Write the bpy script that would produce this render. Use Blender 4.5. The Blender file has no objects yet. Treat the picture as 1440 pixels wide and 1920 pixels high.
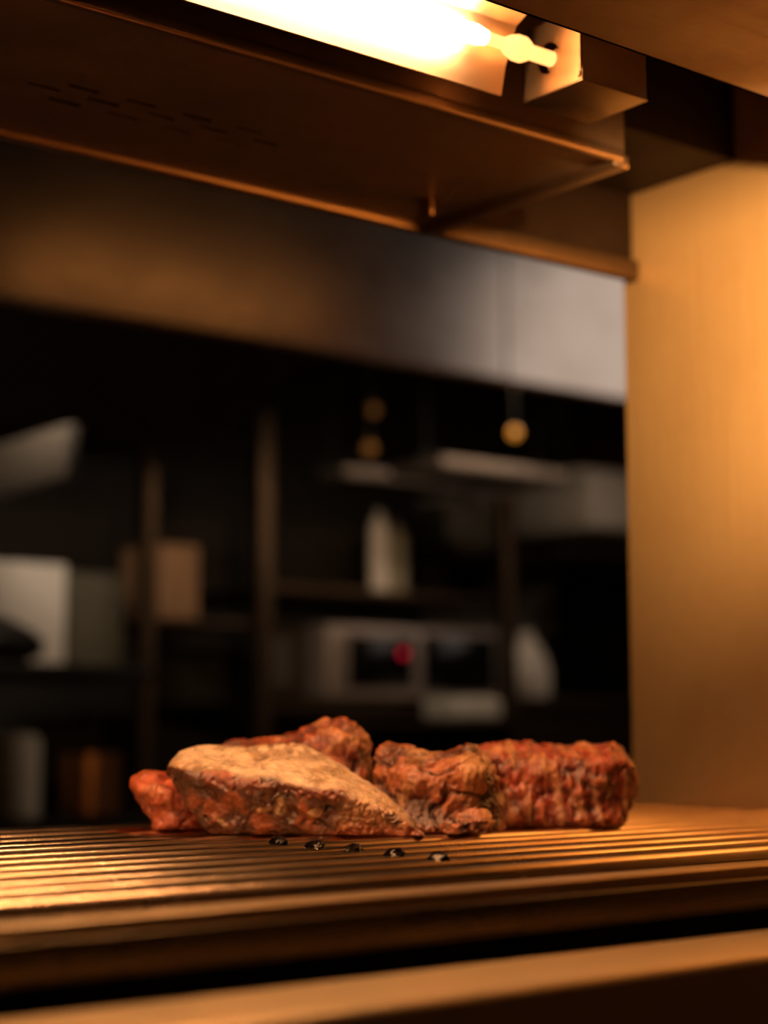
import bpy, bmesh, math, random
from mathutils import Vector, noise, Matrix
C = bpy.context.scene.collection
ZC = 1.15                      # height of the lens above the floor; z values below are given relative to it
PI = math.pi
YAW, PITCH = math.radians(37.9), math.radians(7.0)
RIGHT = Vector((math.cos(YAW), -math.sin(YAW), 0)); AWAY = Vector((math.sin(YAW), math.cos(YAW), 0))
RACK = -.0665                  # top of the rack bars
random.seed(4)

# ------------------------------------------------------------------ materials
def nt(name):
    m = bpy.data.materials.new(name); m.use_nodes = True
    t = m.node_tree; b = t.nodes['Principled BSDF']
    return m, t, b
def node(t, kind, **kw):
    n = t.nodes.new(kind)
    for k, v in kw.items():
        if k in n.inputs: n.inputs[k].default_value = v
        else: setattr(n, k, v)
    return n
def ramp(t, fac, stops):
    r = t.nodes.new('ShaderNodeValToRGB'); e = r.color_ramp.elements
    while len(e) < len(stops): e.new(.5)
    for i, (p, c) in enumerate(stops):
        e[i].position = p; e[i].color = (c[0], c[1], c[2], 1) if hasattr(c, '__len__') else (c, c, c, 1)
    t.links.new(fac, r.inputs[0]); return r
def steel(name, base=(.62, .58, .53), rough=.3, brush=(1, 1, 60), bump=.02, aniso=0., dirt=.25, rvar=.12, dirtcol=(.25, .17, .1), scale=9, metal=1.0):
    m, t, b = nt(name); L = t.links.new
    co = node(t, 'ShaderNodeTexCoord'); mp = node(t, 'ShaderNodeMapping'); mp.inputs['Scale'].default_value = brush
    L(co.outputs['Object'], mp.inputs[0])
    n1 = node(t, 'ShaderNodeTexNoise', Scale=scale, Detail=5., Roughness=.6); L(mp.outputs[0], n1.inputs['Vector'])
    n2 = node(t, 'ShaderNodeTexNoise', Scale=6., Detail=6., Roughness=.65); L(co.outputs['Object'], n2.inputs['Vector'])
    r = ramp(t, n2.outputs[0], [(.42, 0.), (.68, 1.)])
    mul = node(t, 'ShaderNodeMath', operation='MULTIPLY'); mul.inputs[1].default_value = dirt; L(r.outputs[0], mul.inputs[0])
    mx = node(t, 'ShaderNodeMix', data_type='RGBA'); L(mul.outputs[0], mx.inputs[0])
    mx.inputs[6].default_value = (*base, 1); mx.inputs[7].default_value = (*[x * y * 1.6 for x, y in zip(base, dirtcol)], 1)
    L(mx.outputs[2], b.inputs['Base Color'])
    a = node(t, 'ShaderNodeMath', operation='MULTIPLY_ADD'); a.inputs[1].default_value = rvar * 2; a.inputs[2].default_value = rough - rvar
    L(n1.outputs[0], a.inputs[0])
    a2 = node(t, 'ShaderNodeMath', operation='MULTIPLY_ADD'); a2.inputs[1].default_value = .25
    L(mul.outputs[0], a2.inputs[0]); L(a.outputs[0], a2.inputs[2]); L(a2.outputs[0], b.inputs['Roughness'])
    b.inputs['Metallic'].default_value = metal; b.inputs['Anisotropic'].default_value = aniso
    if bump:
        bp = node(t, 'ShaderNodeBump', Strength=bump, Distance=.002); L(n1.outputs[0], bp.inputs['Height']); L(bp.outputs[0], b.inputs['Normal'])
    return m
def plain(name, col, rough=.5, metal=0., var=.25, scale=14., bump=.0, emit=None, es=0.):
    m, t, b = nt(name); L = t.links.new
    co = node(t, 'ShaderNodeTexCoord'); n = node(t, 'ShaderNodeTexNoise', Scale=scale, Detail=5.); L(co.outputs['Object'], n.inputs['Vector'])
    r = ramp(t, n.outputs[0], [(.3, [c * (1 - var) for c in col]), (.7, [min(1, c * (1 + var * .5)) for c in col])])
    L(r.outputs[0], b.inputs['Base Color']); b.inputs['Roughness'].default_value = rough; b.inputs['Metallic'].default_value = metal
    if bump:
        bp = node(t, 'ShaderNodeBump', Strength=bump, Distance=.003); L(n.outputs[0], bp.inputs['Height']); L(bp.outputs[0], b.inputs['Normal'])
    if emit: b.inputs['Emission Color'].default_value = (*emit, 1); b.inputs['Emission Strength'].default_value = es
    return m

M = {}
M['panel'] = steel('brushed panel steel', (.68, .45, .20), .44, (40, 40, .7), .35, .0, .3, .08, metal=.7)
M['gantry'] = steel('gantry steel', (.42, .30, .19), .42, (1, 50, 50), .03, 0, .45, .1)
M['lip'] = steel('folded lip steel', (.33, .22, .13), .38, (1, 50, 50), .02, 0, .3, .08)
M['lipend'] = steel('greasy lip steel', (.09, .06, .035), .5, (1, 50, 50), .02, 0, .4, .08)  # darker copy of the lip steel, shade put into its colour
M['inner'] = steel('sooted inner steel', (.03, .02, .013), .6, (1, 1, 1), .05, 0, .6, .1)  # near-black colour stands in for the shade inside the gantry
M['reflector'] = steel('reflector steel', (.80, .62, .42), .36, (1, 40, 40), .02, 0, .2, .08)
M['bar'] = steel('rack bar steel', (.78, .64, .46), .16, (2, 120, 120), .06, 0, .6, .06, (.3, .15, .06), 12)
M['flat'] = steel('flat bar steel', (.62, .47, .29), .30, (2, 90, 90), .10, 0, .6, .08, (.3, .2, .1))
M['frame'] = steel('rack frame steel', (.16, .12, .07), .24, (2, 90, 90), .10, 0, .6, .08, (.3, .2, .1))
M['ledge'] = steel('ledge steel', (.62, .47, .27), .35, (.8, 30, 30), .06, 0, .4, .1, (.4, .25, .12), 9, metal=.8)
M['tray'] = steel('greasy tray steel', (.45, .26, .12), .45, (1, 8, 8), .2, 0, .7, .1, (.2, .08, .03))
M['dark'] = plain('black iron', (.012, .009, .006), .55, .4)
M['cavity'] = plain('black enamel lining', (.006, .005, .004), .9)  # black colour stands in for the shade in the recess behind the ledge
M['box'] = steel('socket box steel', (.42, .31, .19), .33, (1, 30, 30), .03, 0, .3, .08)
M['hood'] = steel('hood steel', (.58, .54, .51), .17, (1, 1, 14), .02, 0, .15, .05)
M['filter'] = steel('baffle filter steel', (.40, .24, .14), .4, (1, 1, 1), 0, 0, .4, .08)
M['rackpost'] = steel('shelf steel', (.075, .05, .03), .42, (1, 1, 20), .02, 0, .3, .08)
M['appliance'] = steel('appliance steel', (.36, .31, .28), .42, (1, 1, 20), .02, 0, .2, .06, metal=.6)
M['dimsteel'] = steel('dull shelf steel', (.30, .25, .21), .45, (1, 1, 20), .02, 0, .3, .06, metal=.6)
M['glass'] = plain('dark oven glass', (.004, .004, .004), .15)
M['white'] = plain('white plastic', (.80, .75, .67), .5, 0, .06)
M['duct'] = plain('dull duct paint', (.06, .05, .038), .6, 0, .1)
M['cream'] = plain('cream melamine', (.60, .56, .47), .6, 0, .08)
M['olive'] = plain('olive tinted plastic', (.10, .09, .06), .5, 0, .12)
M['olive2'] = plain('pale olive plastic', (.28, .26, .18), .5, 0, .12)
M['carton'] = plain('brown cardboard', (.32, .18, .09), .8, 0, .2)
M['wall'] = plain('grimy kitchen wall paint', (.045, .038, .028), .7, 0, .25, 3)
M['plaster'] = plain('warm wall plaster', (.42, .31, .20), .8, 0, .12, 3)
M['daylight'] = plain('bright frosted window', (.7, .7, .7), .4, emit=(1, .79, .65), es=.88)
M['floor'] = plain('dark quarry tile', (.05, .035, .025), .6, 0, .3, 6)
M['ceil'] = plain('dark ceiling paint', (.03, .027, .022), .8, 0, .2, 4)
M['rust'] = plain('copper pan metal', (.45, .20, .08), .35, 1., .3)
M['pan'] = plain('blackened pan iron', (.015, .013, .011), .45, .6)
M['ceramic'] = plain('ceramic socket', (.55, .42, .30), .5)
M['led'] = plain('red indicator', (.2, 0, 0), .3, emit=(1, .01, .05), es=.62)
M['bulb'] = plain('amber bulb glass', (.3, .15, .03), .3, emit=(1, .36, .03), es=.75)
M['tubelight'] = plain('neutral lamp diffuser', (.8, .8, .8), .3, emit=(1, .87, .77), es=16)
M['bulb3'] = plain('hot bulb glass', (.9, .6, .3), .3, emit=(1, .5, .2), es=3)
M['filterlamp'] = plain('warm strip lamp', (.8, .6, .4), .3, emit=(1, .42, .14), es=7)
M['hoodlight'] = plain('hood lamp diffuser', (.8, .8, .8), .3, emit=(1, .72, .50), es=17)
M['hoodlight2'] = plain('left hood lamp diffuser', (.8, .8, .8), .3, emit=(1, .78, .58), es=190)
M['warmlight'] = plain('warm lamp diffuser', (.8, .6, .4), .3, emit=(1, .36, .08), es=2.1)
def tube_mat():
    m, t, b = nt('glowing infrared tube')
    b.inputs['Base Color'].default_value = (.9, .6, .3, 1); b.inputs['Roughness'].default_value = .2
    b.inputs['Emission Color'].default_value = (1, .51, .23, 1); b.inputs['Emission Strength'].default_value = TUBE
    return m
TUBE = 205; SPOT = 70
M['tube'] = tube_mat()
def glowend():
    m, t, b = nt('hot glass seal'); b.inputs['Base Color'].default_value = (.9, .6, .35, 1); b.inputs['Roughness'].default_value = .12
    b.inputs['Emission Color'].default_value = (1, .45, .14, 1); b.inputs['Emission Strength'].default_value = 1.6
    b.inputs['Transmission Weight'].default_value = .3
    return m
M['seal'] = glowend()

def meat_mat(name, wet=.5, bumpk=1.0):
    m, t, b = nt(name); L = t.links.new
    at = node(t, 'ShaderNodeAttribute', attribute_name='pigment')
    co = node(t, 'ShaderNodeTexCoord')
    n = node(t, 'ShaderNodeTexNoise', Scale=260., Detail=6., Roughness=.7); L(co.outputs['Object'], n.inputs['Vector'])
    n2 = node(t, 'ShaderNodeTexNoise', Scale=90., Detail=5., Roughness=.7, Distortion=.8); L(co.outputs['Object'], n2.inputs['Vector'])
    r = ramp(t, n2.outputs[0], [(.36, .62), (.50, .98), (.66, 1.28)])
    mx = node(t, 'ShaderNodeMix', data_type='RGBA', blend_type='MULTIPLY'); mx.inputs[0].default_value = .9
    L(at.outputs['Color'], mx.inputs[6]); L(r.outputs[0], mx.inputs[7])
    hs = ramp(t, n.outputs[0], [(.33, .55), (.6, 1.15)])
    mx2 = node(t, 'ShaderNodeMix', data_type='RGBA', blend_type='MULTIPLY'); mx2.inputs[0].default_value = .6
    L(mx.outputs[2], mx2.inputs[6]); L(hs.outputs[0], mx2.inputs[7]); L(mx2.outputs[2], b.inputs['Base Color'])
    rr = ramp(t, n2.outputs[0], [(.35, .22), (.65, .5)]); L(rr.outputs[0], b.inputs['Roughness'])
    b.inputs['Coat Weight'].default_value = wet; b.inputs['Coat Roughness'].default_value = .07; b.inputs['Coat IOR'].default_value = 1.55
    b.inputs['Specular IOR Level'].default_value = .5; b.inputs['Subsurface Weight'].default_value = .06; b.inputs['Subsurface Radius'].default_value = (1, .3, .12); b.inputs['Subsurface Scale'].default_value = .003
    v = node(t, 'ShaderNodeTexVoronoi', Scale=330., feature='SMOOTH_F1'); L(co.outputs['Object'], v.inputs['Vector'])
    ad = node(t, 'ShaderNodeMath', operation='MULTIPLY_ADD'); ad.inputs[1].default_value = -.5; L(v.outputs['Distance'], ad.inputs[0]); L(n.outputs[0], ad.inputs[2])
    bp = node(t, 'ShaderNodeBump', Strength=.55 * bumpk, Distance=.0016); L(ad.outputs[0], bp.inputs['Height']); L(bp.outputs[0], b.inputs['Normal']); n3 = node(t, 'ShaderNodeTexNoise', Scale=420., Detail=3., Roughness=.6); L(co.outputs['Object'], n3.inputs['Vector'])
    bc = node(t, 'ShaderNodeBump', Strength=1.0, Distance=.0013); L(n3.outputs[0], bc.inputs['Height']); L(bp.outputs[0], bc.inputs['Normal']); L(bc.outputs[0], b.inputs['Coat Normal'])
    return m

# ------------------------------------------------------------------ mesh helpers
class MB:
    def __init__(s): s.bm = bmesh.new()
    def box(s, x0, x1, y0, y1, z0, z1, bev=0., seg=2, mat=None):
        b = bmesh.new(); bmesh.ops.create_cube(b, size=1)
        for v in b.verts:
            v.co = Vector((x0 + (v.co.x + .5) * (x1 - x0), y0 + (v.co.y + .5) * (y1 - y0), z0 + (v.co.z + .5) * (z1 - z0)))
        if bev: bmesh.ops.bevel(b, geom=list(b.edges), offset=bev, segments=seg, profile=.5, affect='EDGES')
        if mat is not None: b.transform(mat)
        s.merge(b); return s
    def merge(s, b):
        me = bpy.data.meshes.new('tmp'); b.to_mesh(me); s.bm.from_mesh(me); bpy.data.meshes.remove(me); b.free()
    def cyl(s, p, q, r, r2=None, n=24, caps=True):
        p = Vector(p); q = Vector(q); d = q - p; b = bmesh.new()
        bmesh.ops.create_cone(b, cap_ends=caps, segments=n, radius1=r, radius2=r if r2 is None else r2, depth=d.length)
        b.transform(Matrix.Translation((p + q) / 2) @ d.to_track_quat('Z', 'Y').to_matrix().to_4x4())
        s.merge(b); return s
    def lathe(s, base, prof, n=40, axis='Z'):
        b = bmesh.new(); rings = []
        for (r, h) in prof:
            ring = []
            for k in range(n):
                a = 2 * PI * k / n
                if axis == 'Z': c = (r * math.cos(a), r * math.sin(a), h)
                else: c = (h, r * math.cos(a), r * math.sin(a))
                ring.append(b.verts.new(c))
            rings.append(ring)
        for i in range(len(rings) - 1):
            for k in range(n): b.faces.new((rings[i][k], rings[i][(k + 1) % n], rings[i + 1][(k + 1) % n], rings[i + 1][k]))
        for ring in (rings[0], rings[-1]):
            try: b.faces.new(ring)
            except Exception: pass
        b.transform(Matrix.Translation(Vector(base))); bmesh.ops.recalc_face_normals(b, faces=b.faces)
        s.merge(b); return s
    def prism(s, pts, x0, x1):
        """closed (y, z) outline run along x"""
        b = bmesh.new(); A = [b.verts.new((x0, y, z)) for y, z in pts]; B = [b.verts.new((x1, y, z)) for y, z in pts]; n = len(pts)
        for i in range(n): b.faces.new((A[i], A[(i + 1) % n], B[(i + 1) % n], B[i]))
        b.faces.new(A[::-1]); b.faces.new(B); bmesh.ops.recalc_face_normals(b, faces=b.faces); s.merge(b); return s
    def holed(s, x0, x1, y0, y1, z0, z1, holes):
        """plate with rectangular slots cut through"""
        xs = sorted({x0, x1, *[h[0] for h in holes], *[h[1] for h in holes]}); ys = sorted({y0, y1, *[h[2] for h in holes], *[h[3] for h in holes]})
        b = bmesh.new(); V = {}
        def vert(i, j, z):
            k = (i, j, z)
            if k not in V: V[k] = b.verts.new((xs[i], ys[j], z))
            return V[k]
        def solid(i, j):
            if i < 0 or j < 0 or i >= len(xs) - 1 or j >= len(ys) - 1: return False
            cx = (xs[i] + xs[i + 1]) / 2; cy = (ys[j] + ys[j + 1]) / 2
            return not any(h[0] < cx < h[1] and h[2] < cy < h[3] for h in holes)
        for i in range(len(xs) - 1):
            for j in range(len(ys) - 1):
                if not solid(i, j): continue
                b.faces.new([vert(i, j, z1), vert(i + 1, j, z1), vert(i + 1, j + 1, z1), vert(i, j + 1, z1)])
                b.faces.new([vert(i, j, z0), vert(i, j + 1, z0), vert(i + 1, j + 1, z0), vert(i + 1, j, z0)])
                for (di, dj, p, q) in ((-1, 0, (0, 0), (0, 1)), (1, 0, (1, 0), (1, 1)), (0, -1, (0, 0), (1, 0)), (0, 1, (0, 1), (1, 1))):
                    if not solid(i + di, j + dj):
                        b.faces.new([vert(i + p[0], j + p[1], z0), vert(i + q[0], j + q[1], z0), vert(i + q[0], j + q[1], z1), vert(i + p[0], j + p[1], z1)])
        bmesh.ops.recalc_face_normals(b, faces=b.faces); s.merge(b); return s
    def build(s, name, mat, root=None, smooth=True, up=ZC):
        """links the shapes as ONE mesh; vertices are shifted by the lens height, then made local to the root"""
        me = bpy.data.meshes.new(name); off = Vector((0, 0, up))
        r = root
        while r is not None and r.parent is not None: r = r.parent
        if r is not None: off = off - r.location
        for v in s.bm.verts: v.co += off
        o = bpy.data.objects.new(name, me); 
        if root is None:
            lo = [min(v.co[i] for v in s.bm.verts) for i in range(3)]; hi = [max(v.co[i] for v in s.bm.verts) for i in range(3)]
            base = Vector(((lo[0] + hi[0]) / 2, (lo[1] + hi[1]) / 2, lo[2]))
            for v in s.bm.verts: v.co -= base
            o.location = base
        s.bm.to_mesh(me); s.bm.free()
        me.materials.append(mat)
        if smooth:
            for p in me.polygons: p.use_smooth = True
            me.set_sharp_from_angle(angle=math.radians(35))
        C.objects.link(o)
        if root is not None: o.parent = root
        return o
def tag(o, label, cat, group=None, kind=None):
    if label: o['label'] = label
    if cat: o['category'] = cat
    if group: o['group'] = group
    if kind: o['kind'] = kind
    return o
def thing(name, loc, label, cat, group=None):
    o = bpy.data.objects.new(name, None); o.empty_display_size = .05; C.objects.link(o)
    o.location = (loc[0], loc[1], loc[2] + ZC); return tag(o, label, cat, group)
def struct(name, mb, mat):
    o = mb.build(name, mat); o['kind'] = 'structure'; return o

# ------------------------------------------------------------------ the setting
F0 = -ZC; CE = 2.1
WY0, WY1 = .22, 1.9
struct('floor', MB().box(-2.2, 5.0, -2.2, 4.6, F0 - .1, F0), M['floor'])
struct('ceiling', MB().box(-2.2, 5.0, -2.2, 4.6, CE, CE + .1), M['ceil'])
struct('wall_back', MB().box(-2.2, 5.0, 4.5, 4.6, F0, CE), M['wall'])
struct('wall_right', MB().box(4.9, 5.0, -2.2, 4.5, F0, CE), M['plaster'])
struct('window_1', MB().box(4.885, 4.9, WY0, WY1, .75, 2.0), M['daylight'])  # unseen glowing pane, added for the pale reflection on the hood
struct('trim_2', MB().box(4.87, 4.9, WY0 - .06, WY0, .7, 2.05).box(4.87, 4.9, WY1, WY1 + .06, .7, 2.05).box(4.87, 4.9, WY0, WY1, .69, .75).box(4.87, 4.9, WY0, WY1, 2.0, 2.06), M['rackpost'])  # frame around the added pane
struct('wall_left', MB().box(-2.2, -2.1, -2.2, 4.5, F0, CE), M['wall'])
struct('wall_front', MB().box(-2.1, 4.9, -2.2, -2.1, F0, CE), M['plaster'])

# ------------------------------------------------------------------ pass counter with ledge
X0, X1 = -.75, 1.045
t = thing('pass_counter', ((X0 + X1) / 2, .7, F0), 'brushed steel counter with rounded front ledge, carrying the bar rack', 'counter')
LZ = -.0914
pts = [(.4885, LZ - .012), (.4885, LZ)]
for k in range(9):
    a = PI / 2 + k / 8 * PI / 2
    pts.append((.4374 + .0045 + .0045 * math.cos(a), LZ - .0045 + .0045 * math.sin(a)))
pts += [(.4374, LZ - .30), (.4394, LZ - .30), (.4394, LZ - .012)]
MB().prism(pts, X0, X1).build('ledge', M['ledge'], t)
MB().box(X0, X1, .47, 1.0, F0 + .1, LZ - .10).box(X0, X1, .4865, .4885, LZ - .11, LZ - .012).box(X0, X1, .562, .565, LZ - .10, RACK - .0178).build('body', M['cavity'], t)
MB().box(X0 + .03, X1 - .03, .55, .97, F0, F0 + .1).build('plinth', M['dark'], t)
MB().box(X0, X1, .998, 1.0, LZ - .12, RACK - .012).box(X0, X0 + .002, .51, 1.0, LZ - .12, RACK - .015).build('rim', M['frame'], t)

# ------------------------------------------------------------------ drip tray under the rack
t = thing('drip_tray', (.1, .75, LZ - .06), 'greasy brown drip tray lying under the rack bars', 'tray')
MB().box(X0 + .01, .99, .57, .99, LZ - .06, LZ - .058).box(X0 + .01, .99, .985, .988, LZ - .058, LZ - .01).box(X0 + .01, .99, .57, .573, LZ - .058, LZ - .012).build('pan', M['tray'], t)

# ------------------------------------------------------------------ rack
t = thing('grill_rack', (.1, .75, RACK - .03), 'rack of long parallel steel bars holding the roasted meat', 'rack')
def bar_shape(y, r, x0, x1, zt=RACK):
    mb = MB(); b = bmesh.new(); n = 20; S = 60; rings = []
    ph = random.uniform(0, 99)
    for i in range(S + 1):
        x = x0 + (x1 - x0) * i / S
        dz = noise.noise(Vector((x * 2.2, y * 9, ph))) * .0004; dy = noise.noise(Vector((x * 1.7, ph, y))) * .0008
        rings.append([b.verts.new((x, y + dy + r * math.cos(2 * PI * k / n), zt - r + dz + r * math.sin(2 * PI * k / n))) for k in range(n)])
    for i in range(S):
        for k in range(n): b.faces.new((rings[i][k], rings[i][(k + 1) % n], rings[i + 1][(k + 1) % n], rings[i + 1][k]))
    b.faces.new(rings[0]); b.faces.new(rings[-1]); bmesh.ops.recalc_face_normals(b, faces=b.faces); mb.merge(b); return mb
BARS = [.587 + .0335 * k for k in range(12)]
for k, y in enumerate(BARS):
    bar_shape(y, .0065 if k == 0 else .0046, X0 + .02, 1.0).build('bar', M['bar'], t)
MB().box(X0, 1.0, .512, .528, RACK - .0075, RACK - .0002, .0012, 3).build('flat_bar', M['flat'], t)
MB().box(X0, 1.0, .500, .5035, RACK - .0175, RACK - .0043, .0008, 3).box(X0, 1.0, .500, .56, RACK - .0175, RACK - .016).box(X0, 1.0, .545, .556, RACK - .012, RACK - .0035, .001).build('front_frame', M['frame'], t)
MB().box(X0 + .02, 1.0, .984, .992, RACK - .012, RACK - .002, .002).build('rear_rail', M['frame'], t)
MB().cyl((.5185, .56, RACK - .0105), (.5185, .985, RACK - .0105), .0035, n=14).build('cross_rod', M['dark'], t)
MB().cyl((-.25, .56, RACK - .0125), (-.25, .985, RACK - .0125), .0035, n=14).build('cross_rod', M['dark'], t)
# burnt fat beads stuck between the bars above the cross rod
burnt = plain('burnt fat', (.004, .0025, .002), .25, 0, .3, 200, .1); burnt.node_tree.nodes['Principled BSDF'].inputs['Specular IOR Level'].default_value = .2
for k in range(1, 6):
    b = bmesh.new(); bmesh.ops.create_icosphere(b, subdivisions=3, radius=1)
    for v in b.verts:
        c = v.co.copy(); f = 1 + .35 * noise.noise(c * 1.7 + Vector((k * 7, 0, 0)))
        v.co = Vector((.5185 + c.x * .0044 * f + c.z * .001, BARS[k] + .004 + c.y * .0060 * f, RACK + .0002 + c.z * .0034 * f))
    mb = MB(); mb.merge(b); o = mb.build('burnt_residue', burnt, t)

# ------------------------------------------------------------------ gantry with the heat lamp
G = .37
t = thing('lamp_gantry', (.1, .7, LZ - .10), 'overhead steel gantry with slotted underside and tall brushed end panel', 'gantry')
SL = [(.4279, .877), (.4477, .8647), (.4486, .8912), (.4675, .877), (.4869, .8647), (.4882, .8912), (.5072, .877), (.5258, .8647), (.5271, .8912), (.546, .877), (.5650, .8647), (.5660, .8912), (.5845, .877)]
holes = [(x - .0105, x + .0105, yy - .0024, yy + .0024) for x, yy in [(a, min((.8647, .877, .8912), key=lambda q: abs(q - b))) for a, b in SL]]
MB().holed(X0, .79, .762, .958, G, G + .0015, holes).build('underside_panel', M['gantry'], t)
MB().box(X0, .80, .958, .968, G - .004, G + .014, .003, 3).build('rear_lip', M['lip'], t)
MB().box(.801, 1.02, .958, .968, G - .004, G + .014, .003, 3).build('rear_lip_end', M['lipend'], t)  # right end of the same lip, darkened by colour to read as shaded
MB().box(X0, 1.018, .9655, .968, G + .014, G + .17).build('rear_panel', M['inner'], t)
MB().box(X0, .79, .754, .762, G - .003, G + .006, .002, 3).box(X0, .79, .7545, .756, G + .003, G + .17).box(.788, .79, .756, .965, G + .001, G + .17).build('inner_lip', M['lip'], t)
MB().box(.782, .796, .756, .960, G - .006, G + .003, .001).build('cross_rail', M['lip'], t)
MB().box(X0, 1.02, .25, .6255, G, G + .0015).box(X0, 1.02, .6235, .6255, G, G + .10).build('front_underside', M['gantry'], t)
MB().box(X0, 1.02, .25, .252, G - .0, G + .17).build('front_fascia', M['gantry'], t)
MB().box(X0, 1.02, .25, .968, G + .17, G + .172).build('top_panel', M['inner'], t)
MB().box(.60, 1.018, .852, .965, G + .072, G + .17).build('wiring_duct', M['inner'], t)  # inner box added to end the light high on the end panel
MB().box(1.02, 1.042, .25, .978, LZ - .10, G + .19, .0015, 2).build('side_panel', M['panel'], t)
# hook seen hanging under the panel
MB().box(.742, .746, .90, .912, G - .012, G + .0, .001).build('hook', M['lip'], t)

t = thing('heat_lamp', (.2, .70, G), 'glowing orange infrared tube lamp in steel trough above the meat', 'lamp')
TY, TZ = .700, G + .0215
def trough(x0, x1):
    out = [(.722, G), (.718, G + .018), (.708, G + .040), (.690, G + .048), (.674, G + .041), (.666, G + .034), (.663, G + .030)]
    inn = [(y + (.0012 if y < .69 else -.0012 if y > .69 else 0), z - .0012) for y, z in out[1:-1]]
    inn = [(.7208, G)] + inn + [(.6642, G + .030)]
    return MB().prism(out + inn[::-1], x0, x1)
trough(X0 + .05, .650).build('reflector', M['reflector'], t)
MB().lathe((0, TY, TZ), [(.0002, X0 + .06), (.0056, X0 + .06), (.0056, .612), (.0046, .617), (.0042, .619)], 24, 'X').build('lamp_tube', M['tube'], t)
sl = MB().lathe((0, TY, TZ), [(.0042, .619), (.0036, .624), (.0036, .633), (.0062, .638), (.0078, .643), (.0078, .648), (.0060, .652), (.0045, .654), (.0045, .672)], 28, 'X').build('end_seal', M['seal'], t)
bx = MB()
bx.box(.6695, .725, .672, .7225, G - .0005, G + .001, .0004).box(.6695, .725, .672, .6735, G, G + .045).box(.6695, .725, .721, .7225, G, G + .045).box(.7235, .725, .672, .7225, G, G + .045)
n = 28; b = bmesh.new(); hr = .0095
outer = []; inner = []
for k in range(n):
    a = 2 * PI * k / n; inner.append(b.verts.new((.6695, TY + hr * math.cos(a), TZ + hr * math.sin(a))))
    dx, dz = math.cos(a), math.sin(a); q = min((.7225 - TY) / dx if dx > 1e-6 else 9, (.672 - TY) / dx if dx < -1e-6 else 9, (G + .045 - TZ) / dz if dz > 1e-6 else 9, (G - TZ) / dz if dz < -1e-6 else 9)
    outer.append(b.verts.new((.6695, TY + q * dx, TZ + q * dz)))
for k in range(n): b.faces.new((inner[k], inner[(k + 1) % n], outer[(k + 1) % n], outer[k]))
bx.merge(b)
so = bx.build('socket_box', M['box'], t)
MB().cyl((.668, .6745, G + .004), (.6705, .6745, G + .004), .002, n=12).build('screw', M['lip'], so)
MB().cyl((.676, TY, TZ), (.70, TY, TZ), .0075, n=24).build('ceramic_holder', M['ceramic'], so)
MB().box(.700, .715, .668, .672, G + .030, G + .17).build('bracket', M['gantry'], t)

# unseen shaded spot under the front sheet, inferred and added to light the end panel
SP = Vector((.66, .48, G - .040)); AIM = Vector((1.02, .78, .355)); dr = (AIM - SP).normalized()
t = thing('spot_lamp', tuple(SP), 'small shaded spot lamp under the gantry front aimed at the end panel', 'lamp')
mb = MB().lathe((0, 0, 0), [(.0005, -.034), (.012, -.034), (.014, -.02), (.021, .004), (.0205, .004), (.013, -.02), (.0005, -.03)], 28)
mb.bm.transform(Matrix.Translation(SP) @ dr.to_track_quat('Z', 'Y').to_matrix().to_4x4()); mb.build('shade', M['box'], t)
mb = MB().lathe((0, 0, 0), [(.0005, -.026), (.007, -.024), (.009, -.012), (.007, -.004), (.0005, -.002)], 20)
mb.bm.transform(Matrix.Translation(SP) @ dr.to_track_quat('Z', 'Y').to_matrix().to_4x4()); mb.build('bulb', M['bulb3'], t)
MB().cyl(SP - dr * .03, SP - dr * .03 + Vector((0, 0, .045)), .003, n=10).build('clip', M['dark'], t)
mb = MB().box(-.03, .05, -.01, .062, .0115, .0127)  # flag added to keep the spot's light off the front sheet
mb.bm.transform(Matrix.Translation(SP) @ Matrix.Rotation(math.atan2(dr.y, dr.x) - PI / 2, 4, 'Z')); mb.build('barn_door', M['dark'], t)
ld = bpy.data.lights.new('spot_beam', 'SPOT'); ld.energy = SPOT; ld.color = (1, .55, .23); ld.spot_size = math.radians(72); ld.spot_blend = 1.0; ld.shadow_soft_size = .006
lo = bpy.data.objects.new('spot_beam', ld); C.objects.link(lo); lo.parent = t; lo.location = dr * .006
lo.rotation_euler = (-dr).to_track_quat('Z', 'Y').to_euler()

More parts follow.
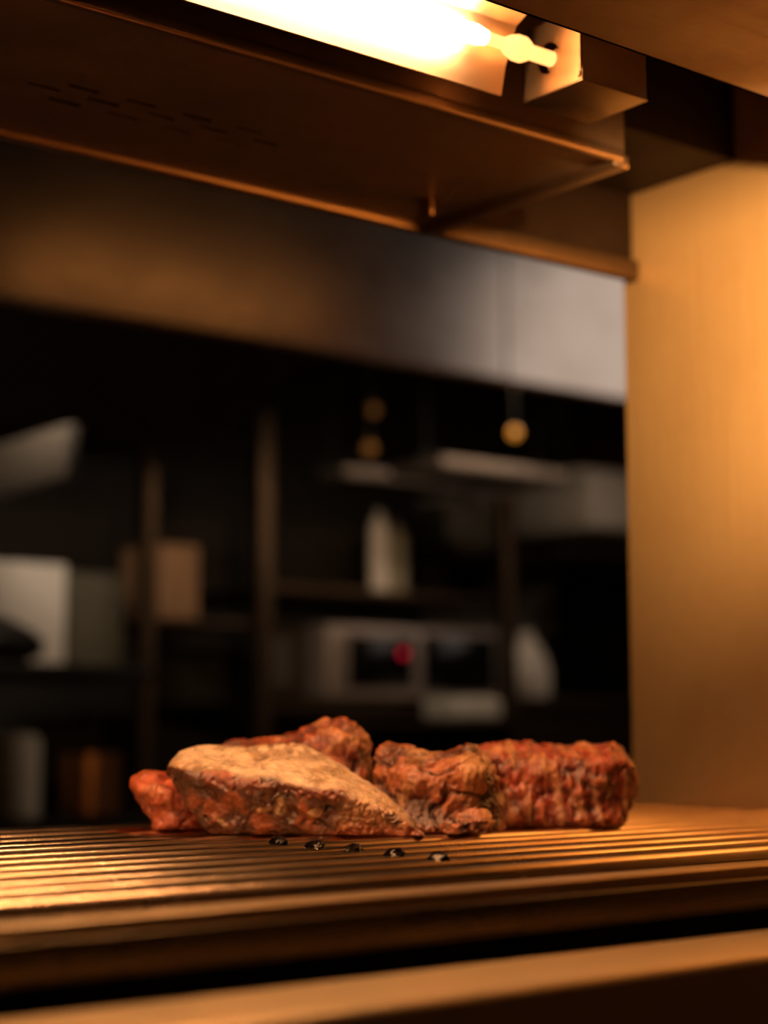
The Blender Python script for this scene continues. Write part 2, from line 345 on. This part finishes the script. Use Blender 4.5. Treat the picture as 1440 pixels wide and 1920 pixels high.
# ------------------------------------------------------------------ meat
def cr(p0, p1, p2, p3, u):
    return tuple(.5 * ((2 * b) + (-a + c) * u + (2 * a - 5 * b + 4 * c - d) * u * u + (-a + 3 * b - 3 * c + d) * u ** 3) for a, b, c, d in zip(p0, p1, p2, p3))
def loft(st, M_=170, N_=150):
    """stations: across, z top, z ridge, z bottom, then distance of front foot, ridge, top and back"""
    n = len(st); xs = [s[0] for s in st]; out = []
    for i in range(M_ + 1):
        u = i / M_
        u = .5 - .5 * math.cos(PI * u) if True else u
        u = .55 * u + .45 * (i / M_)
        x = xs[0] + (xs[-1] - xs[0]) * u
        k = 0
        while k < n - 2 and x > xs[k + 1]: k += 1
        f = (x - xs[k]) / (xs[k + 1] - xs[k]); f = max(0, min(1, f))
        a, c, d, e = st[max(k - 1, 0)], st[k], st[k + 1], st[min(k + 2, n - 1)]
        s = cr(a, c, d, e, f); s = (x,) + s[1:]
        out.append(s)
    rings = []
    for (x, zt, zr, zb, fb, fr, ft, fk) in out:
        zt = max(zt, zr + .0005); zr = max(zr, zb + .0004)
        P = [(fb, zb), ((fb + fr) / 2 - .001, zb + (zr - zb) * .45), (fr, zr), ((fr + ft) / 2, zr + (zt - zr) * .58), (ft, zt),
             (ft + (fk - ft) * .55, zt - (zt - zb) * .10), (fk, zt - (zt - zb) * .45), (fk - .004, zb + .0015), ((fb + fk) / 2, zb)]
        m = len(P); ring = []
        for j in range(N_):
            w = j / N_ * m; k = int(w) % m; ring.append((x,) + cr(P[(k - 1) % m], P[k], P[(k + 1) % m], P[(k + 2) % m], w - int(w)) + (w,))
        rings.append(ring)
    return rings
def fb(p, oct=4):
    return noise.fractal(p, .6, 2.1, oct, noise_basis='PERLIN_ORIGINAL')
def sst(a, b, x):
    x = max(0, min(1, (x - a) / (b - a))); return x * x * (3 - 2 * x)
def mixc(a, b, f): return tuple(x + (y - x) * f for x, y in zip(a, b))
def meat(name, lofts, style, label, mat):
    bm = bmesh.new(); lay = bm.verts.layers.float_vector.new('aux')
    for st, (m_, n_) in lofts:
        R = loft(st, m_, n_); rows = []
        for ring in R:
            row = []
            for (x, fw, z, w) in ring:
                v = bm.verts.new(RIGHT * x + AWAY * fw + Vector((0, 0, RACK + z))); v[lay] = Vector((x, z, w)); row.append(v)
            rows.append(row)
        N = len(rows[0])
        for i in range(len(rows) - 1):
            for k in range(N): bm.faces.new((rows[i][k], rows[i][(k + 1) % N], rows[i + 1][(k + 1) % N], rows[i + 1][k]))
        bm.faces.new(rows[0][::-1]); bm.faces.new(rows[-1])
    bmesh.ops.recalc_face_normals(bm, faces=bm.faces)
    for _ in range(3): bmesh.ops.smooth_vert(bm, verts=bm.verts, factor=.5, use_axis_x=True, use_axis_y=True, use_axis_z=True)
    bm.normal_update(); cols = []; new = []
    for v in bm.verts:
        d, c = style(v.co, v[lay], v.normal); cols.append(c); new.append(v.co + v.normal * d)
    for v, p in zip(bm.verts, new):
        if p.z < RACK + .0004: p.z = RACK + .0004
        v.co = p
    # local base
    base = Vector((sum(v.co.x for v in bm.verts) / len(bm.verts), sum(v.co.y for v in bm.verts) / len(bm.verts), RACK))
    for v in bm.verts: v.co -= base
    me = bpy.data.meshes.new(name); bm.to_mesh(me); bm.free()
    ca = me.color_attributes.new('pigment', 'FLOAT_COLOR', 'POINT')
    for i, c in enumerate(cols): ca.data[i].color = (c[0], c[1], c[2], 1)
    for p in me.polygons: p.use_smooth = True
    me.materials.append(mat); o = bpy.data.objects.new(name, me); o.location = base + Vector((0, 0, ZC)); C.objects.link(o)
    return tag(o, label, 'meat', 'pieces of meat resting on the rack')
TAN = (.76, .53, .33); BRN = (.30, .115, .045); RED = (.36, .07, .025); CHAR = (.035, .012, .006); PINK = (.52, .16, .07); FATC = (.62, .40, .20)
def cell(p, s):
    d, _ = noise.voronoi(p * s, distance_metric='DISTANCE', exponent=2.5); return d[1] - d[0]
def style_front(p, a, n):
    x, z, w = a; q = p + Vector((3, 1, 2))
    top = sst(1.95, 2.25, w + .25 * noise.noise(q * 60)) * (1 - sst(5.6, 6.4, w))
    right = sst(-.028, -.012, x - (z - .02) * .35)
    crk = cell(q + Vector((0, 0, noise.noise(q * 90) * .006)), 95.)
    crk2 = cell(q + Vector((noise.noise(q * 70) * .008, noise.noise(q * 80 + Vector((4, 4, 4))) * .006, noise.noise(q * 75 + Vector((8, 1, 2))) * .007)), 170.)
    big = fb(q * 34, 4); med = fb(q * 95, 3); fine = fb(q * 260, 2)
    # fibres run down and to the right over the cut side
    fr = noise.noise(Vector((x * 70 + z * 120, z * 40 - x * 30, w))) ; fr2 = noise.noise(Vector((x * 210 + z * 330, z * 60 - x * 60, 5)))
    side = (1 - top) * (1 - right)
    wr = sst(.0, .30, crk2); 
    d = big * .0012 * (1 - .6 * top) + med * .0011 * (1 - .72 * top) + fine * .00035
    d += side * (fr * .0016 + fr2 * .0007 - sst(.25, .6, -big) * .0012)
    d += right * (1 - top * .6) * ((wr - .6) * .0009 + (sst(0, .35, cell(q, 120.)) - .7) * .0006) * sst(.021, .008, x) * .8
    cf = sst(.35, .1, crk) * sst(-.1, .2, noise.noise(q * 28 + Vector((5, 5, 5))))
    d -= top * cf * .0009
    edge = math.exp(-((w - 2.05) / .22) ** 2) * (1 - right * .7)
    d += edge * .0003 * noise.noise(q * 300)
    c_top = mixc(TAN, (.50, .31, .16), sst(.05, .55, big + med * .5)); c_top = mixc(c_top, (.25, .13, .06), .65 * cf)
    pat = sst(-.25, .3, fr * .7 + fr2 * .35 + med * .5)
    c_side = mixc((.07, .013, .005), (.33, .085, .028), sst(-.2, .35, noise.noise(Vector((x * 45 + z * 75, z * 50 - x * 35, 7))) + .5 * med + .3 * fr))
    c_side = mixc(c_side, CHAR, sst(.12, .5, -big + .25 * sst(.010, .0, z)) * .8)
    c_side = mixc(c_side, FATC, sst(.38, .6, noise.noise(q * 85) + .35 * fr) * .7)
    c_r = mixc((.40, .19, .09), TAN, sst(.1, .9, wr) * .35); c_r = mixc(c_r, RED, sst(.012, .002, z) * .75); c_r = mixc(c_r, CHAR, sst(.1, .5, -big) * .4)
    c = mixc(c_side, c_r, right); c = mixc(c, c_top, top * (1 - .25 * right))
    c = mixc(c, (.16, .03, .012), math.exp(-((w - 1.80) / .17) ** 2) * (1 - right) * .95)
    c = mixc(c, CHAR, sst(-.098, -.118, x + .55 * (z - .03) * -1) * (1 - top) * .75)
    c = mixc(c, CHAR, sst(.3, .62, noise.noise(q * 52 + Vector((1, 7, 3))) + .2 * med) * (1 - top) * .8)
    c = mixc(c, (.12, .02, .01), sst(.010, .022, x) * sst(.5, 2, w + 1) * .7)
    return d, c
def make_style(seed, cA, cB, cC, rough=1.0, rib=0., char=.5, pale=.3, deep=0.):
    def f(p, a, n):
        x, z, w = a; q = p + Vector((seed, seed * .7, 0))
        big = fb(q * 38, 4); med = fb(q * 100, 4); lump = noise.noise(q * 62 + Vector((9, 0, 0)))
        d = rough * (big * .0030 + med * .0020 + lump * .0018) + fb(q * 260, 2) * .0004
        if deep:
            cv = sst(.16, .0, abs(noise.noise(q * 44 + Vector((2, 2, 8))) + .25 * noise.noise(q * 120))); d -= cv * .0032 * deep; d += deep * .0022 * noise.noise(q * 75)
        if rib:
            rr = noise.noise(Vector((x * 210 + z * 30, z * 32, p.y * 40))) * 1.6 + .5 * noise.noise(Vector((x * 480, z * 60, 3))); d += rib * .0011 * rr
        c = mixc(cA, cB, sst(-.3, .35, big + .4 * med)); c = mixc(c, cC, sst(.1, .5, lump + .3 * med) * pale)
        c = mixc(c, CHAR, sst(.12, .45, -(big * .6 + lump * .6)) * char)
        if deep: c = mixc(c, (.05, .010, .005), cv * .8)
        if rib: c = mixc(c, cC, sst(.1, .8, rr) * .5); c = mixc(c, (.30, .03, .012), sst(.0, -.6, rr) * .6)
        return d, c
    return f
front=[(-0.1267,0.0423,0.0388,0.0356,1.0,0.996,1.006,1.012),(-0.1217,0.0472,0.0379,0.0295,0.996,0.984,1.01,1.03),(-0.1149,0.0494,0.0369,0.0193,0.99,0.976,1.012,1.04),(-0.1068,0.0506,0.0358,0.0075,0.984,0.972,1.014,1.045),(-0.0975,0.05,0.035,0,0.982,0.971,1.015,1.05),(-0.0822,0.0496,0.0329,0,0.98,0.97,1.016,1.052),(-0.0669,0.0515,0.0314,0,0.98,0.969,1.018,1.054),(-0.0516,0.0515,0.0294,0,0.979,0.968,1.018,1.055),(-0.0363,0.0453,0.0265,0,0.978,0.966,1.012,1.052),(-0.0242,0.0385,0.0253,0,0.976,0.966,1.006,1.048),(-0.0121,0.0312,0.0205,0,0.974,0.966,1.0,1.04),(0.0,0.0231,0.0151,0,0.972,0.966,0.994,1.03),(0.0091,0.0158,0.0103,0,0.97,0.966,0.988,1.015),(0.0175,0.0083,0.0056,0,0.968,0.966,0.98,0.998),(0.0233,0.0017,0.0008,0.0001,0.968,0.967,0.97,0.976)]
rear=[(-0.1061,0.0492,0.0438,0.0354,1.07,1.068,1.08,1.09),(-0.1016,0.0529,0.0456,0,1.06,1.06,1.08,1.1),(-0.0898,0.0529,0.045,0,1.058,1.058,1.085,1.115),(-0.073,0.0539,0.0457,0,1.056,1.055,1.085,1.12),(-0.0579,0.058,0.0474,0,1.055,1.053,1.083,1.12),(-0.0429,0.0634,0.0517,0,1.055,1.05,1.08,1.12),(-0.033,0.0664,0.055,0,1.054,1.048,1.078,1.12),(-0.0231,0.0664,0.054,0,1.054,1.048,1.078,1.12),(-0.0149,0.0607,0.049,0,1.056,1.052,1.08,1.115),(-0.01,0.0512,0.0423,0,1.06,1.058,1.08,1.11),(-0.0074,0.0385,0.0321,0,1.072,1.07,1.08,1.095)]
left=[(-0.1555,0.03,0.0276,0.0249,1.05,1.048,1.055,1.06),(-0.1501,0.0321,0.0256,0.017,1.04,1.032,1.05,1.07),(-0.144,0.0327,0.024,0.0095,1.03,1.025,1.05,1.08),(-0.1356,0.0327,0.0227,0,1.022,1.018,1.05,1.085),(-0.1241,0.0321,0.0229,0,1.02,1.015,1.05,1.09),(-0.1135,0.0306,0.0211,0,1.025,1.02,1.055,1.085),(-0.1063,0.0258,0.0172,0,1.04,1.035,1.06,1.08)]
middle=[(-0.0050,0.0425,0.0364,0,1.03,1.025,1.04,1.048),(-0.0020,0.0497,0.0401,0,1.02,1.018,1.045,1.065),(0.0047,0.0507,0.0388,0,1.005,1.008,1.05,1.075),(0.0157,0.0478,0.0374,0,0.998,1.0,1.045,1.075),(0.0266,0.0456,0.035,0,0.996,0.998,1.042,1.075),(0.0375,0.0453,0.0357,0,0.998,0.996,1.04,1.075),(0.0468,0.0483,0.0376,0,1.002,0.994,1.04,1.07),(0.0546,0.0492,0.037,0,1.004,0.994,1.04,1.068),(0.0621,0.0415,0.0328,0,1.008,1.0,1.035,1.06),(0.0678,0.0298,0.0246,0,1.015,1.01,1.03,1.05),(0.0718,0.017,0.0143,0.0063,1.025,1.02,1.03,1.04)]
lump=[(0.0347,0.0053,0.0041,0,0.99,0.99,0.995,1.0),(0.0384,0.0113,0.007,0,0.984,0.982,0.992,1.004),(0.0444,0.0129,0.0078,0,0.98,0.978,0.99,1.005),(0.052,0.0138,0.0084,0,0.98,0.978,0.99,1.005),(0.0589,0.0119,0.0077,0,0.983,0.981,0.992,1.004),(0.0636,0.0068,0.0054,0,0.989,0.988,0.995,1.0)]
right=[(0.0562,0.0399,0.0335,0,1.085,1.083,1.09,1.1),(0.0599,0.0477,0.0383,0,1.073,1.072,1.09,1.115),(0.0694,0.0497,0.0392,0,1.056,1.056,1.09,1.125),(0.0825,0.0508,0.0399,0,1.05,1.05,1.09,1.128),(0.0989,0.0501,0.0399,0,1.05,1.05,1.09,1.13),(0.1154,0.0494,0.0393,0,1.052,1.05,1.09,1.13),(0.1319,0.0488,0.0399,0,1.055,1.05,1.088,1.13),(0.144,0.0508,0.0408,0,1.06,1.054,1.088,1.125),(0.1522,0.0504,0.039,0.0041,1.068,1.058,1.09,1.12),(0.1575,0.0416,0.0322,0.0103,1.075,1.068,1.09,1.11),(0.1616,0.0298,0.0267,0.0182,1.085,1.08,1.09,1.1)]
MM = meat_mat('seared meat', .7); MW = meat_mat('wet roasted meat', 1.0)
front = [(*r[:7], r[7] - .010 * min(1, (r[7] - r[6]) / .03)) for r in front]
meat('roast_meat', [(front, (420, 300))], style_front, 'large wedge of roast meat with pale tan top and pointed right tip, frontmost', MM)
meat('roast_meat', [(rear, (220, 170))], make_style(11, (.17, .026, .011), (.46, .11, .038), (.66, .32, .13), .8, 0, .5, .45, .45), 'tallest reddish lump of meat, directly behind the pale topped wedge', MW)
meat('roast_meat', [(left, (150, 130))], make_style(23, (.28, .032, .015), (.50, .11, .04), (.64, .25, .10), .8, 0, .25, .4), 'small low red piece of meat peeking out behind the wedge, far left', MW)
meat('roast_meat', [(middle, (220, 200)), (lump, (90, 80))], make_style(37, (.13, .026, .010), (.42, .13, .045), (.64, .34, .14), 1.0, 0, .4, .6, 1.0), 'knobbly charred brown lump of meat between the tall and the right pieces', MW)
meat('roast_meat', [(right, (240, 170))], make_style(52, (.26, .028, .012), (.46, .085, .03), (.74, .36, .16), .75, .8, .35, .5, .25), 'long glossy red ribbed piece of meat nearest the end panel', MW)

# ------------------------------------------------------------------ extractor hood
t = thing('extractor_hood', (2.4, 3.5, .795), 'large stainless extractor hood hanging over the dark cooking line', 'hood')
HZ = .788
MB().box(.2, 2.600, 2.87, 2.874, HZ, CE - .02).build('fascia_panel', M['hood'], t)
MB().box(2.598, 4.3, 2.866, 2.870, HZ, CE - .02).build('fascia_panel', M['hood'], t)
MB().box(.2, 4.3, 2.87, 2.90, HZ - .006, HZ + .004, .002).box(.2, .204, 2.87, 4.4, HZ, CE - .02).box(4.296, 4.3, 2.87, 4.4, HZ, CE - .02).build('rim', M['filter'], t)
fm = MB()
for k in range(40):
    x = .7 + k * .048
    fm.box(-.013, .013, -.46, .46, -.01, .01, mat=Matrix.Translation((x, 3.8, .93)) @ Matrix.Rotation(math.radians(-16), 4, 'X'))
fm.build('baffle_filter', M['filter'], t)

# ------------------------------------------------------------------ shelving and cookware behind
t = thing('storage_rack', (2.85, 3.8, F0), 'open steel storage rack with microwave, under the right end of hood', 'rack')
for x in (2.405, 3.25):
    for y in (3.60, 4.2):
        MB().box(x - .022, x + .022, y - .02, y + .02, F0, .79 if x < 3 else .64, .004).build('post', M['rackpost'], t)
for z in (.040, .345):
    MB().box(2.43, 3.27, 3.60, 4.2, z - .025, z, .003).build('shelf', M['rackpost'], t)
MB().box(2.43, 3.27, 3.60, 4.2, -.6, -.57, .003).build('shelf', M['rackpost'], t)
t = thing('storage_rack', (2.07, 3.9, F0), 'narrow steel rack upright left of the microwave shelves', 'rack')
MB().box(2.058, 2.092, 3.60, 3.64, F0, .62, .004).build('post', M['rackpost'], t)
MB().box(1.30, 2.09, 3.60, 4.1, .09, .115, .003).build('shelf', M['dark'], t)
MB().box(1.30, 2.09, 3.60, 4.1, -.26, -.235, .003).build('shelf', M['dark'], t)
MB().box(1.30, 1.334, 3.60, 3.64, F0, .62, .004).build('post', M['rackpost'], t)

t = thing('microwave_oven', (2.92, 3.8, .045), 'steel microwave oven with dark glass and red indicator light', 'oven')
MB().box(2.615, 3.22, 3.60, 4.0, .052, .248, .008, 3).build('body', M['appliance'], t)
MB().box(2.675, 2.90, 3.592, 3.602, .082, .222, .004).build('window', M['glass'], t)
MB().box(2.94, 3.20, 3.594, 3.602, .075, .228, .003).build('control_panel', M['glass'], t)
MB().box(2.655, 2.665, 3.575, 3.585, .085, .215, .003).box(2.655, 2.665, 3.583, 3.602, .09, .10).box(2.655, 2.665, 3.583, 3.602, .20, .21).build('handle', M['appliance'], t)
MB().cyl((2.862, 3.592, .176), (2.862, 3.588, .176), .0105, n=20).build('indicator_light', M['led'], t)
for x, z in ((2.64, .045), (3.19, .045)):
    MB().cyl((x, 3.64, .040), (x, 3.64, .053), .012, n=14).build('foot', M['dark'], t)

def bottle(x, y, z, r, h, mat, name, label, cat, group=None):
    o = MB().lathe((x, y, z), [(.0005, 0), (r, .002), (r * 1.02, .01), (r, h * .78), (r * .8, h * .86), (r * .35, h * .92), (r * .35, h), (.0005, h)], 30).build(name, mat)
    return tag(o, label, cat, group)
bottle(2.832, 3.66, .3455, .026, .225, M['white'], 'bottle', 'tall white bottle on the shelf above the microwave, left of its neighbour', 'bottle', 'bottles above the microwave')
bottle(2.905, 3.68, .3455, .032, .195, M['olive2'], 'bottle', 'duller olive bottle beside the brighter white one', 'bottle', 'bottles above the microwave')
def pan(x, y, z, r, label):
    o = MB().cyl((x, y, z), (x, y + .03, z), r, r * .8, 36).box(x - .01, x + .01, y + .005, y + .017, z + r * .9, z + r + .16, .003).build('frying_pan', M['pan'])
    return tag(o, label, 'pan', 'dark pans hanging behind the storage rack')
pan(3.84, 4.4549, .53, .105, 'black round pan hanging on back wall, just right of the pale bottles')
pan(4.17, 4.4549, .57, .095, 'black round pan hanging on back wall, closest to the end panel')
struct('trim_1', MB().box(3.66, 4.85, 4.485, 4.5, .30, .92), M['cream'])  # pale patch stands in for the lit part of the back wall
def shelfbar(x0, x1, y, z, label):
    q = thing('wall_shelf', ((x0 + x1) / 2, y, z), label, 'shelf', 'hanging steel shelves under the hood')
    MB().box(x0, x1, y, y + .22, z - .016, z + .016, .003).build('shelf', M['dimsteel'], q)
    for x in (x0 + .03, x1 - .03): MB().box(x - .003, x + .003, y + .10, y + .106, z, CE).build('hanger', M['dark'], q)
shelfbar(2.67, 3.12, 3.6, .662, 'long pale hanging shelf, the lower left of the two')
shelfbar(2.76, 3.22, 3.30, .660, 'long pale hanging shelf, the upper right of the two')
def pend(x, y, z, r, label, es):
    q = thing('pendant_bulb', (x, y, z), label, 'lamp', 'small amber bulbs glowing in the dark')
    MB().lathe((x, y, z), [(.0005, -r), (r * .6, -r * .8), (r, -r * .1), (r * .85, r * .5), (r * .45, r), (.0005, r)], 24).build('bulb', es, q)
    MB().cyl((x, y, z + r * .8), (x, y, z + r * 2.2), r * .5, n=16).build('socket', M['dark'], q)
    MB().cyl((x, y, z + r * 2), (x, y, CE), .003, n=8).build('cord', M['dark'], q)
M['bulb2'] = plain('dim amber bulb glass', (.3, .15, .03), .3, emit=(1, .36, .08), es=.10)
pend(2.74, 3.0, .692, .014, 'brightest amber bulb, right, just above the hanging shelves', M['bulb'])
pend(2.765, 3.6, .838, .016, 'dim amber bulb, upper left of the three', M['bulb2'])
pend(2.60, 3.4, .690, .017, 'dim amber bulb low over the left hanging shelf', M['bulb2'])

o = MB().lathe((3.45, 3.74, .0605), [(.0005, 0), (.070, .003), (.076, .02), (.074, .09), (.05, .15), (.022, .185), (.02, .2), (.0005, .2)], 36).build('plastic_jug', M['white']); tag(o, 'round white jug standing right of the microwave', 'jug')
q = thing('steel_worktop', (3.7, 3.9, F0), 'dark worktop cabinet at right holding the white jug', 'cabinet')
MB().box(3.29, 4.25, 3.60, 4.3, .03, .060, .004).build('worktop', M['rackpost'], q); MB().box(3.30, 4.24, 3.63, 4.3, F0, .03).build('body', M['rackpost'], q)
o = MB().lathe((3.335, 3.635, .0605), [(.0005, 0), (.03, 0), (.045, .03), (.05, .05), (.046, .05), (.03, .006), (.0005, .006)], 30).build('bowl', M['cream']); tag(o, 'small pale bowl in front of the white jug', 'bowl')
q = thing('steel_ledge', (3.1, 3.5, -.02), 'narrow steel ledge below the microwave with a pale tray', 'shelf')
MB().box(2.5, 3.28, 3.40, 3.598, -.02, -.005, .003).build('shelf', M['rackpost'], q)
o = MB().box(2.90, 3.07, 3.42, 3.56, -.0045, .055, .012, 3).build('food_container', M['cream']); tag(o, 'low cream food container on ledge below the microwave', 'container')
q = thing('upper_cabinet', (3.9, 3.8, .45), 'pale wall cupboard at the far right beside the end panel', 'cabinet')
MB().box(3.58, 4.2, 3.62, 4.1, .57, .76, .004).build('body', M['cream'], q); MB().box(3.59, 3.88, 3.60, 3.62, .58, .75, .004).build('door', M['white'], q)
o = MB().box(3.28, 3.50, 3.9, 4.1, .53, .66, .006).build('storage_box', M['olive']); tag(o, 'dim grey box under the right hanging shelf', 'box')
tag(MB().box(3.30, 4.2, 3.88, 4.40, .505, .529).build('wall_shelf', M['rackpost']), 'dark shelf carrying the dim grey box', 'shelf')
q = thing('fridge', (4.0, 3.9, F0), 'tall dull steel fridge at the far right of the kitchen', 'fridge')
MB().box(4.30, 4.85, 3.9, 4.48, F0, .56, .006).build('body', M['rackpost'], q)

# left cluster
o = MB().box(1.45, 1.848, 3.60, 3.615, .1155, .362, .004).build('cutting_board', M['white']); tag(o, 'large white board standing upright on the left shelf', 'board')
o = MB().box(1.86, 2.04, 3.66, 3.9, .1155, .352, .01).build('storage_bin', M['olive']); tag(o, 'dim olive bin beside the white board', 'bin')
o = MB().box(2.105, 2.215, 3.60, 3.8, .1155+.13, .43, .004).build('carton', M['carton']); tag(o, 'brown lit carton right of the thin rack upright', 'carton')
q = thing('bracket_shelf', (2.16, 3.7, .22), 'small dark shelf holding the brown carton', 'shelf')
MB().box(2.095, 2.38, 3.6, 4.1, .225, .245, .002).build('shelf', M['rackpost'], q)
o = MB().box(1.535, 1.56, 3.0, 4.2, .475, .585, .004).build('air_duct', M['duct']); tag(o, 'dull grey duct running back high at the left edge of the kitchen', 'duct')
o = MB().lathe((1.76, 3.66, -.2345), [(.0005, 0), (.05, .003), (.055, .01), (.055, .18), (.045, .195), (.0005, .2)], 30).build('canister', M['cream']); tag(o, 'pale round canister on the lowest shelf at the left', 'canister')
o = MB().lathe((1.95, 3.66, -.2345), [(.0005, 0), (.075, .003), (.08, .01), (.08, .15), (.0005, .152)], 30).build('stock_pot', M['rust']); tag(o, 'coppery stock pot beside the pale canister', 'pot')
# brown jug in front of the white board
q = MB().lathe((1.52, 3.36, .1145), [(.0005, 0), (.10, .002), (.135, .02), (.14, .05), (.11, .075), (.06, .10), (.02, .105), (.02, .125), (.0005, .125)], 36).build('covered_pan', M['pan']); tag(q, 'blackened covered pan in front of the white board, cut by the frame', 'pan')
q = thing('rear_counter', (2.2, 3.1, F0), 'dark prep counter running below the rear shelves', 'counter')
MB().box(.2, 3.2, 2.95, 3.38, -.34, -.31, .003).build('worktop', M['rackpost'], q); MB().box(.22, 3.18, 3.0, 3.38, F0, -.34).build('body', M['dark'], q)
tag(MB().box(1.30, 1.85, 3.2, 3.55, .09, .114, .002).build('wall_shelf', M['dark']), 'dark shelf carrying the blackened covered pan', 'shelf')

# ------------------------------------------------------------------ added fill lights, all out of view
def fixture(name, x0, x1, y0, y1, z, mat, label, housing=True):
    q = thing(name, ((x0 + x1) / 2, (y0 + y1) / 2, z), label, 'lamp')
    MB().box(x0, x1, y0, y1, z, z + .004).build('diffuser', mat, q)
    if housing: MB().box(x0 - .02, x1 + .02, y0 - .02, y1 + .02, z + .004, z + .05).build('housing', M['dark'], q)
fixture('ceiling_light', 3.2, 4.8, -1.2, -1.0, CE - .06, M['warmlight'], 'warm ceiling light on the guest side of the pass')
fixture('hood_light', 2.42, 3.52, 2.93, 2.98, .87, M['hoodlight'], 'dim neutral lamp inside the hood over the microwave rack')
fixture('hood_light', .75, 1.15, 3.0, 3.06, .862, M['filterlamp'], 'dim warm bare strip lamp inside the hood under the filters', False)
fixture('hood_light', 1.30, 1.50, 2.95, 3.0, .88, M['hoodlight2'], 'neutral lamp inside the hood over the white board')

w = bpy.data.worlds.new('world'); bpy.context.scene.world = w; w.use_nodes = True
w.node_tree.nodes['Background'].inputs[0].default_value = (.05, .04, .03, 1); w.node_tree.nodes['Background'].inputs[1].default_value = .05

# ------------------------------------------------------------------ camera
cd = bpy.data.cameras.new('camera'); co = bpy.data.objects.new('camera', cd); C.objects.link(co)
co.location = (0, 0, ZC); co.rotation_euler = (PI / 2 + PITCH, 0, -YAW)
cd.sensor_fit = 'HORIZONTAL'; cd.sensor_width = 24; cd.lens = 52.5; cd.clip_start = .02
cd.dof.use_dof = True; cd.dof.focus_distance = .88; cd.dof.aperture_fstop = 3.7
s = bpy.context.scene; s.camera = co
s.view_settings.view_transform = 'Standard'; s.view_settings.look = 'None'; s.view_settings.exposure = 0; s.view_settings.gamma = 1
s.cycles.use_denoising = True; s.cycles.max_bounces = 8; s.cycles.sample_clamp_indirect = 6; s.cycles.blur_glossy = 1.0
